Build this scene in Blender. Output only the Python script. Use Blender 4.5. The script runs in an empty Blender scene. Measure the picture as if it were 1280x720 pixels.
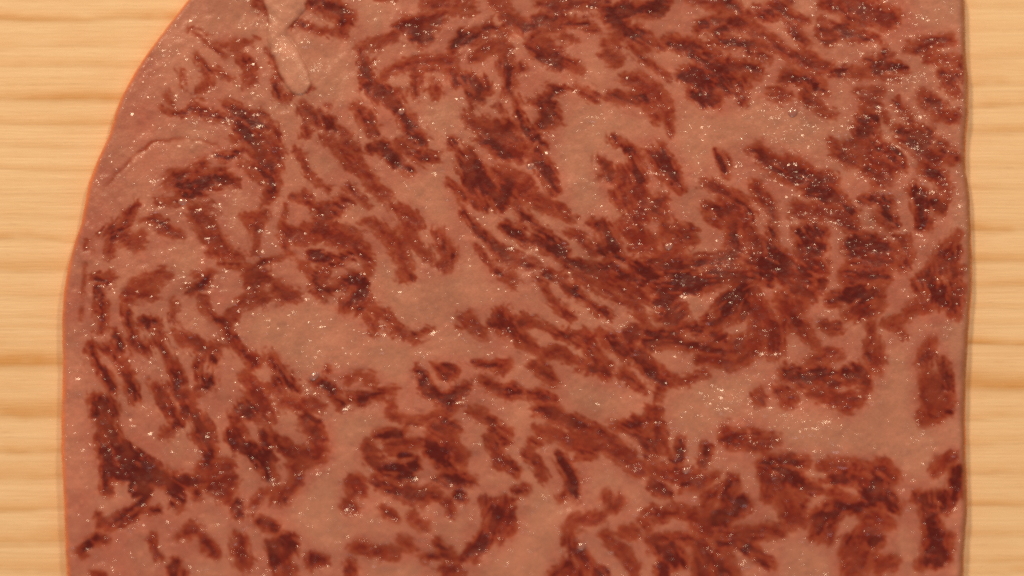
import bpy, math, random
import numpy as np
from mathutils import Vector, Matrix

random.seed(7)
RNG = np.random.default_rng(11)
R = math.radians
scene = bpy.context.scene
COL = scene.collection

# ------------------------------------------------------------------ scale
THICK = 0.0021            # slab thickness (m)
LENS, SENSOR = 85.0, 36.0
W0, H0 = 1280.0, 720.0
TILT = R(9.0)            # camera leans a little towards the near edge
DIST = 0.302             # camera to the aimed point on the cut face

# ------------------------------------------------------------------ camera
cam_d = bpy.data.cameras.new('camera')
cam = bpy.data.objects.new('camera', cam_d)
COL.objects.link(cam)
AIM = Vector((0, 0, THICK))
cam.location = AIM + Vector((0, -math.sin(TILT) * DIST, math.cos(TILT) * DIST))
cam.rotation_euler = (TILT, 0, 0)
cam_d.lens, cam_d.sensor_width = LENS, SENSOR
cam_d.clip_start, cam_d.clip_end = 0.01, 20.0
cam_d.dof.use_dof = True
cam_d.dof.focus_distance = DIST + 0.0022
cam_d.dof.aperture_fstop = 5.6
scene.camera = cam

# ------------------------------------------------------------------ world: dim warm room
world = bpy.data.worlds.new('World')
scene.world = world
world.use_nodes = True
bg = world.node_tree.nodes['Background']
bg.inputs['Color'].default_value = (1.0, 0.76, 0.52, 1)
bg.inputs['Strength'].default_value = 0.40


def lamp(name, loc, target, size, power, colour):
    d = bpy.data.lights.new(name, 'AREA')
    d.shape = 'DISK'
    d.size = size
    d.energy = power
    d.color = colour
    o = bpy.data.objects.new(name, d)
    COL.objects.link(o)
    o.location = loc
    o.rotation_euler = (Vector(target) - Vector(loc)).to_track_quat('-Z', 'Y').to_euler()
    return o


lamp('ceiling_lamp', (-0.30, 0.52, 0.58), (0, 0, 0), 0.12, 4.0, (1.0, 0.76, 0.50))
lamp('fill_lamp', (0.27, 0.46, 0.50), (0, 0, 0), 0.08, 1.7, (1.0, 0.78, 0.52))  # unseen lamp added on the right to fill the slab's side shadow
lamp('window_lamp', (0.02, -0.46, 0.50), (0, 0, 0), 0.20, 0.45, (0.95, 0.90, 0.95))

scene.view_settings.view_transform = 'Standard'
scene.view_settings.look = 'None'
scene.view_settings.exposure = -0.10
scene.view_settings.gamma = 1.0
scene.view_settings.use_curve_mapping = False
scene.render.engine = 'CYCLES'
scene.cycles.use_denoising = False
scene.cycles.pixel_filter_type = 'BLACKMAN_HARRIS'
scene.cycles.filter_width = 2.1

# ------------------------------------------------------------------ from a picture position to a point of a level plane
FPX = LENS / SENSOR * W0
CT, ST = math.cos(TILT), math.sin(TILT)
CAMP = np.array(cam.location)


def plane_xy(px, py, z):
    """where the sight line of a photo position meets the level plane z"""
    px = np.asarray(px, float)
    py = np.asarray(py, float)
    u = (px - W0 / 2) / FPX
    v = (H0 / 2 - py) / FPX
    dx = u
    dy = v * CT + ST
    dz = v * ST - CT
    t = (z - CAMP[2]) / dz
    return CAMP[0] + dx * t, CAMP[1] + dy * t


PX = 1.0e-4              # about one picture step on the cut face, in metres

# ------------------------------------------------------------------ smooth value noise


def vnoise(shape, sx, sy, rng):
    h, w = shape
    gh, gw = int(h / sy) + 4, int(w / sx) + 4
    g = rng.standard_normal((gh, gw)).astype(np.float32)
    y = np.arange(h, dtype=np.float32) / sy
    x = np.arange(w, dtype=np.float32) / sx
    yi = y.astype(int)
    xi = x.astype(int)
    fy = (y - yi)[:, None]
    fx = (x - xi)[None, :]
    fy = fy * fy * (3 - 2 * fy)
    fx = fx * fx * (3 - 2 * fx)
    a = g[yi][:, xi]
    b = g[yi][:, xi + 1]
    c = g[yi + 1][:, xi]
    d = g[yi + 1][:, xi + 1]
    return (a * (1 - fx) + b * fx) * (1 - fy) + (c * (1 - fx) + d * fx) * fy


def bil(img, x, y):
    h, w = img.shape
    x = np.clip(x, 0, w - 1.001)
    y = np.clip(y, 0, h - 1.001)
    xi = x.astype(np.int32)
    yi = y.astype(np.int32)
    fx = x - xi
    fy = y - yi
    return ((img[yi, xi] * (1 - fx) + img[yi, xi + 1] * fx) * (1 - fy)
            + (img[yi + 1, xi] * (1 - fx) + img[yi + 1, xi + 1] * fx) * fy)


def sstep(a, b, x):
    t = np.clip((x - a) / (b - a), 0, 1)
    return t * t * (3 - 2 * t)


def blur(img, n):
    for _ in range(n):
        p = np.pad(img, 1, mode='edge')
        img = (p[:-2, 1:-1] + p[2:, 1:-1] + 2 * p[1:-1, 1:-1]) / 4
        p = np.pad(img, 1, mode='edge')
        img = (p[1:-1, :-2] + p[1:-1, 2:] + 2 * p[1:-1, 1:-1]) / 4
    return img


# ------------------------------------------------------------------ mesh helpers


def link(o, parent=None):
    COL.objects.link(o)
    o.parent = parent
    return o


def grid_mesh(name, verts, quads):
    me = bpy.data.meshes.new(name)
    nv, nf = len(verts), len(quads)
    me.vertices.add(nv)
    me.vertices.foreach_set('co', np.ascontiguousarray(verts, np.float32).ravel())
    me.loops.add(nf * 4)
    me.loops.foreach_set('vertex_index', np.ascontiguousarray(quads, np.int32).ravel())
    me.polygons.add(nf)
    me.polygons.foreach_set('loop_start', np.arange(0, nf * 4, 4, dtype=np.int32))
    me.update(calc_edges=True)
    me.polygons.foreach_set('use_smooth', np.ones(nf, bool))
    return me


def add_attr(me, name, vals):
    a = me.attributes.new(name, 'FLOAT', 'POINT')
    a.data.foreach_set('value', np.ascontiguousarray(vals, np.float32))


class NT:
    def __init__(self, name):
        self.m = bpy.data.materials.new(name)
        self.m.use_nodes = True
        self.t = self.m.node_tree
        self.b = self.t.nodes['Principled BSDF']

    def n(self, typ, **kw):
        nd = self.t.nodes.new(typ)
        for k, v in kw.items():
            if hasattr(nd, k):
                setattr(nd, k, v)
            else:
                nd.inputs[k.replace('_', ' ')].default_value = v
        return nd

    def l(self, a, b):
        self.t.links.new(a, b)

    def math(self, op, a, b=None, c=None):
        nd = self.t.nodes.new('ShaderNodeMath')
        nd.operation = op
        for i, v in enumerate((a, b, c)):
            if v is None:
                continue
            if isinstance(v, (int, float)):
                nd.inputs[i].default_value = v
            else:
                self.l(v, nd.inputs[i])
        return nd.outputs[0]

    def attr(self, name):
        nd = self.t.nodes.new('ShaderNodeAttribute')
        nd.attribute_name = name
        return nd.outputs['Fac']

    def mix(self, fac, a, b, blend='MIX'):
        nd = self.t.nodes.new('ShaderNodeMix')
        nd.data_type = 'RGBA'
        nd.blend_type = blend
        for i, v in ((0, fac), (6, a), (7, b)):
            if isinstance(v, tuple):
                nd.inputs[i].default_value = v
            elif isinstance(v, (int, float)):
                nd.inputs[i].default_value = v
            else:
                self.l(v, nd.inputs[i])
        return nd.outputs[2]

    def sharp(self, v, a, b):
        nd = self.t.nodes.new('ShaderNodeMapRange')
        nd.interpolation_type = 'SMOOTHSTEP'
        self.l(v, nd.inputs[0])
        nd.inputs[1].default_value = a
        nd.inputs[2].default_value = b
        return nd.outputs[0]

    def noise(self, coord, scale, detail=3.0, rough=0.55):
        nd = self.t.nodes.new('ShaderNodeTexNoise')
        nd.inputs['Scale'].default_value = scale
        nd.inputs['Detail'].default_value = detail
        nd.inputs['Roughness'].default_value = rough
        self.l(coord, nd.inputs['Vector'])
        return nd.outputs['Fac']

    def mapping(self, coord, scale, rot=(0, 0, 0)):
        nd = self.t.nodes.new('ShaderNodeMapping')
        nd.inputs['Scale'].default_value = scale
        nd.inputs['Rotation'].default_value = rot
        self.l(coord, nd.inputs['Vector'])
        return nd.outputs[0]

    def bump(self, height, dist, strength=1.0, normal=None):
        nd = self.t.nodes.new('ShaderNodeBump')
        nd.inputs['Strength'].default_value = strength
        nd.inputs['Distance'].default_value = dist
        self.l(height, nd.inputs['Height'])
        if normal is not None:
            self.l(normal, nd.inputs['Normal'])
        return nd.outputs[0]


# ------------------------------------------------------------------ materials


def meat_material():
    k = NT('marbled_meat')
    co = k.n('ShaderNodeTexCoord').outputs['Object']
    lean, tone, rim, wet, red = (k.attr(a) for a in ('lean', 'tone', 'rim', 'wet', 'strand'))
    # fat: greyish pink, paler and more tan where it lies thick
    n1 = k.noise(co, 150, 4)
    n2 = k.noise(co, 1500, 3)
    fat = k.mix(k.sharp(n1, 0.30, 0.70), (0.395, 0.113, 0.083, 1), (0.440, 0.166, 0.118, 1))
    fat = k.mix(k.math('MULTIPLY', n2, 0.30), fat, (0.455, 0.205, 0.148, 1))
    fat = k.mix(k.math('MULTIPLY', k.attr('pale'), 0.66), fat, (0.470, 0.220, 0.155, 1))
    # flesh: pink red where thin, deep wine red where thick
    n3 = k.noise(co, 900, 3)
    lv = k.math('ADD', lean, k.math('MULTIPLY', k.math('SUBTRACT', n3, 0.5), 0.26))
    c = k.mix(k.sharp(lean, 0.0, 0.46), fat, (0.310, 0.062, 0.029, 1))
    c = k.mix(k.sharp(lv, 0.30, 0.84), c, (0.230, 0.0240, 0.0112, 1))
    c = k.mix(k.sharp(lv, 0.66, 1.04), c, (0.098, 0.0060, 0.0055, 1))
    n4 = k.noise(co, 330, 2)
    c = k.mix(k.math('MULTIPLY', k.sharp(n4, 0.45, 0.68), k.math('MULTIPLY', k.sharp(lean, 0.3, 0.7), 0.55)), c, (0.27, 0.048, 0.024, 1))
    c = k.mix(red, c, (0.53, 0.245, 0.178, 1))
    # tone: whole patches a little deeper or paler
    bc = k.n('ShaderNodeHueSaturation')
    k.l(c, bc.inputs['Color'])
    gr = k.noise(co, 5200, 1.0)
    k.l(k.math('MULTIPLY', tone, k.math('ADD', 0.80, k.math('MULTIPLY', gr, 0.42))), bc.inputs['Value'])
    c = bc.outputs[0]
    c = k.mix(rim, c, k.mix(k.attr('cut'), (0.95, 0.25, 0.065, 1), (0.36, 0.13, 0.052, 1)))  # orange: light glowing through the slab's edge, put into the rim colour
    k.l(c, k.b.inputs['Base Color'])
    # wet grain: small beads of juice that catch the lamps, over a fine granular skin
    h = cov = None
    for sc_, lo, hi, amp, ch in ((800, 1.03, 0.34, 1.25, 0), (1350, 1.03, 0.42, 0.78, 1), (2500, 0.86, 0.62, 0.42, 0)):
        vo = k.n('ShaderNodeTexVoronoi')
        vo.inputs['Scale'].default_value = sc_
        k.l(k.mapping(co, (0.55, 1.0, 1.0), (0, 0, R(-12))), vo.inputs['Vector'])
        sep = k.n('ShaderNodeSeparateColor')
        k.l(vo.outputs['Color'], sep.inputs[0])
        dome = k.math('MAXIMUM', k.math('SUBTRACT', 1.0, k.math('POWER', k.math('DIVIDE', vo.outputs['Distance'], 0.46), 2.0)), 0.0)
        thr = k.math('SUBTRACT', lo, k.math('MULTIPLY', wet, hi))
        on = k.math('GREATER_THAN', sep.outputs[ch], thr)
        size = k.math('ADD', 0.35, k.math('MULTIPLY', sep.outputs[2], 0.65))
        d = k.math('MULTIPLY', k.math('MULTIPLY', dome, on), k.math('MULTIPLY', size, amp))
        h = d if h is None else k.math('ADD', h, d)
        m_ = k.math('MULTIPLY', k.math('GREATER_THAN', dome, 0.02), on)
        cov = m_ if cov is None else k.math('MAXIMUM', cov, m_)
    g1 = k.noise(co, 4200, 1.0, 0.5)
    g3 = k.noise(co, 800, 2.0)
    hf = k.math('ADD', k.math('MULTIPLY', g1, 0.30), k.math('MULTIPLY', g3, 0.45))
    k.l(k.bump(hf, 0.00014, 1.0), k.b.inputs['Normal'])
    k.l(k.bump(k.math('ADD', h, hf), 0.00013, 1.0), k.b.inputs['Coat Normal'])
    k.b.inputs['Roughness'].default_value = 0.40
    k.b.inputs['Specular IOR Level'].default_value = 0.24
    k.l(k.math('ADD', 0.10, k.math('MULTIPLY', cov, 0.90)), k.b.inputs['Coat Weight'])
    k.b.inputs['Coat Roughness'].default_value = 0.13
    k.b.inputs['Coat IOR'].default_value = 1.47
    return k.m


def wood_material():
    k = NT('pale_pine_wood')
    co = k.n('ShaderNodeTexCoord').outputs['Object']
    ring = k.attr('ring')
    fine = k.noise(k.mapping(co, (60, 2600, 400)), 1.0, 4, 0.6)
    cloud = k.noise(k.mapping(co, (18, 130, 60)), 1.0, 3)
    fleck = k.noise(k.mapping(co, (420, 5200, 900)), 1.0, 2, 0.5)
    c = k.mix(cloud, (0.77, 0.525, 0.29, 1), (0.87, 0.63, 0.385, 1))
    streak = k.noise(k.mapping(co, (26, 1100, 300)), 1.0, 4, 0.65)
    c = k.mix(k.math('MULTIPLY', k.sharp(streak, 0.50, 0.72), 0.20), c, (0.58, 0.33, 0.14, 1))
    c = k.mix(k.math('MULTIPLY', k.sharp(fine, 0.35, 0.7), 0.45), c, (0.90, 0.69, 0.45, 1))
    blotch = k.noise(k.mapping(co, (120, 330, 100)), 1.0, 4, 0.6)
    c = k.mix(k.math('MULTIPLY', k.sharp(blotch, 0.40, 0.68), 0.25), c, (0.74, 0.45, 0.23, 1))
    c = k.mix(k.math('MULTIPLY', ring, 0.92), c, (0.64, 0.335, 0.115, 1))
    f = k.math('MULTIPLY', k.math('GREATER_THAN', fleck, 0.66), 0.18)
    c = k.mix(f, c, (0.50, 0.25, 0.09, 1))
    k.l(c, k.b.inputs['Base Color'])
    h = k.math('ADD', k.math('MULTIPLY', fine, 0.6), k.math('MULTIPLY', ring, 0.6))
    h = k.math('ADD', h, k.math('MULTIPLY', fleck, 0.35))
    k.l(k.bump(h, 0.00012, 0.8), k.b.inputs['Normal'])
    k.b.inputs['Roughness'].default_value = 0.46
    k.b.inputs['IOR'].default_value = 1.45
    return k.m


MEAT = meat_material()
WOOD = wood_material()

# ------------------------------------------------------------------ the board: one pine plank, grain running across
# (height in the picture, strength, half width) of the late-wood lines at the left and the right end
LEFT_LINES = [(-34, .7, 6), (-6, .3, 4), (21, .75, 4), (53, .35, 5), (79, .4, 4), (104, .25, 5), (120, .95, 5), (152, .55, 4),
              (180, .3, 4), (210, .4, 3), (240, .15, 6), (270, .25, 3), (299, .85, 4), (334, .5, 6), (367, .4, 4),
              (395, .35, 3), (408, .4, 3), (426, .3, 3), (452, 1.0, 7), (484, .2, 4), (514, .8, 8), (560, .7, 4), (592, .6, 6),
              (632, .6, 4), (672, .85, 6), (708, .4, 5), (738, .6, 5), (775, .5, 5)]
RIGHT_LINES = [(-25, .6, 5), (8, .3, 4), (37, .3, 4), (70, .4, 4), (103, .6, 5), (131, .6, 4), (162, .5, 4), (205, .25, 4),
               (232, .3, 3), (282, .85, 5), (322, .65, 5), (355, .5, 4), (382, .35, 3), (402, .3, 3), (427, .9, 3), (480, .95, 8),
               (522, .35, 4), (552, .45, 6), (590, .85, 4), (630, .7, 3), (667, .35, 4), (700, .6, 4), (713, .5, 3),
               (745, .6, 5), (780, .4, 5)]


def ring_profile(lines, yw, x0):
    out = np.zeros_like(yw)
    for i, (py, s, hw) in enumerate(lines):
        yc = float(plane_xy(x0, py, 0.0)[1])
        d = (yw - yc) / (hw * PX)
        prof = np.where(d > 0, np.exp(-(d / 2.3) ** 2), np.exp(-(d / 1.0) ** 2))
        out = np.maximum(out, s * prof)
    return out


def make_board():
    xs = np.linspace(-0.100, 0.100, 321)
    ys = np.linspace(-0.082, 0.082, 1100)
    X, Y = np.meshgrid(xs, ys)
    wob = 0.00030 * np.sin(X * 46 + 1.3) + 0.0001 * np.sin(X * 131 + Y * 90)
    wob += 0.00016 * vnoise(X.shape, 9, 40, RNG) + 0.00004 * vnoise(X.shape, 4, 14, RNG)
    tl = np.clip((X + 0.015) / 0.06, 0, 1)
    ring = ring_profile(LEFT_LINES, Y + wob - 0.0004 * np.sin(-0.06 * 46 + 1.3), 60) * (1 - tl) \
        + ring_profile(RIGHT_LINES, Y + wob - 0.0004 * np.sin(0.06 * 46 + 1.3), 1245) * tl
    ring *= np.clip(0.82 + 0.24 * vnoise(X.shape, 12, 16, RNG) + 0.14 * vnoise(X.shape, 2.5, 7, RNG), 0, 1.15)
    n, m = X.shape
    e = np.minimum(np.minimum(X - xs[0], xs[-1] - X), np.minimum(Y - ys[0], ys[-1] - Y))
    Z = -0.0016 * (1 - np.sqrt(np.clip(1 - (1 - np.clip(e / 0.002, 0, 1)) ** 2, 0, 1))) + 0.00002 * ring
    V = np.stack([X, Y, Z], -1).reshape(-1, 3)
    idx = np.arange(n * m).reshape(n, m)
    Q = np.stack([idx[:-1, :-1], idx[:-1, 1:], idx[1:, 1:], idx[1:, :-1]], -1).reshape(-1, 4)
    # edges and underside
    loop = np.concatenate([idx[0, :], idx[1:, -1], idx[-1, -2::-1], idx[-2:0:-1, 0]])
    low = V[loop].copy()
    low[:, 2] = -0.018
    base = len(V)
    k = len(loop)
    a = np.arange(k)
    b = (a + 1) % k
    side = np.stack([loop[a], base + a, base + b, loop[b]], -1)
    half = k // 2
    under = np.array([[base + i, base + k - 1 - i, base + k - 2 - i, base + i + 1] for i in range(0, half - 1)])
    me = grid_mesh('cutting_board', np.concatenate([V, low]), np.concatenate([Q, side, under]))
    add_attr(me, 'ring', np.concatenate([ring.ravel(), ring.ravel()[loop]]))
    me.materials.append(WOOD)
    o = link(bpy.data.objects.new('cutting_board', me))
    o['label'] = 'pale pine wooden board with horizontal grain lines lying under the meat'
    o['category'] = 'cutting board'
    return o


make_board()

# ------------------------------------------------------------------ the meat: outline and flesh streaks
LEFT_EDGE = [(-128, 640), (-118, 470), (-100, 390), (-70, 320), (-35, 268), (0, 232), (35, 205), (60, 186), (90, 166), (120, 150), (142, 142),
             (165, 136), (195, 122), (225, 110), (255, 104), (280, 100), (300, 92), (330, 84), (365, 78), (400, 76), (450, 77),
             (500, 76), (560, 75), (600, 77), (640, 79), (680, 80), (720, 82), (760, 90), (790, 110), (815, 160), (830, 260)]
RIGHT_EDGE = [(-128, 860), (-118, 1040), (-100, 1120), (-70, 1175), (-35, 1200), (0, 1207), (60, 1208), (90, 1211), (140, 1211), (170, 1208), (210, 1208),
              (240, 1213), (300, 1215), (350, 1216), (380, 1214), (420, 1211), (480, 1208), (520, 1207), (570, 1208),
              (600, 1210), (640, 1210), (690, 1206), (720, 1205), (760, 1198), (790, 1180), (815, 1130), (830, 1040)]
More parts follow.
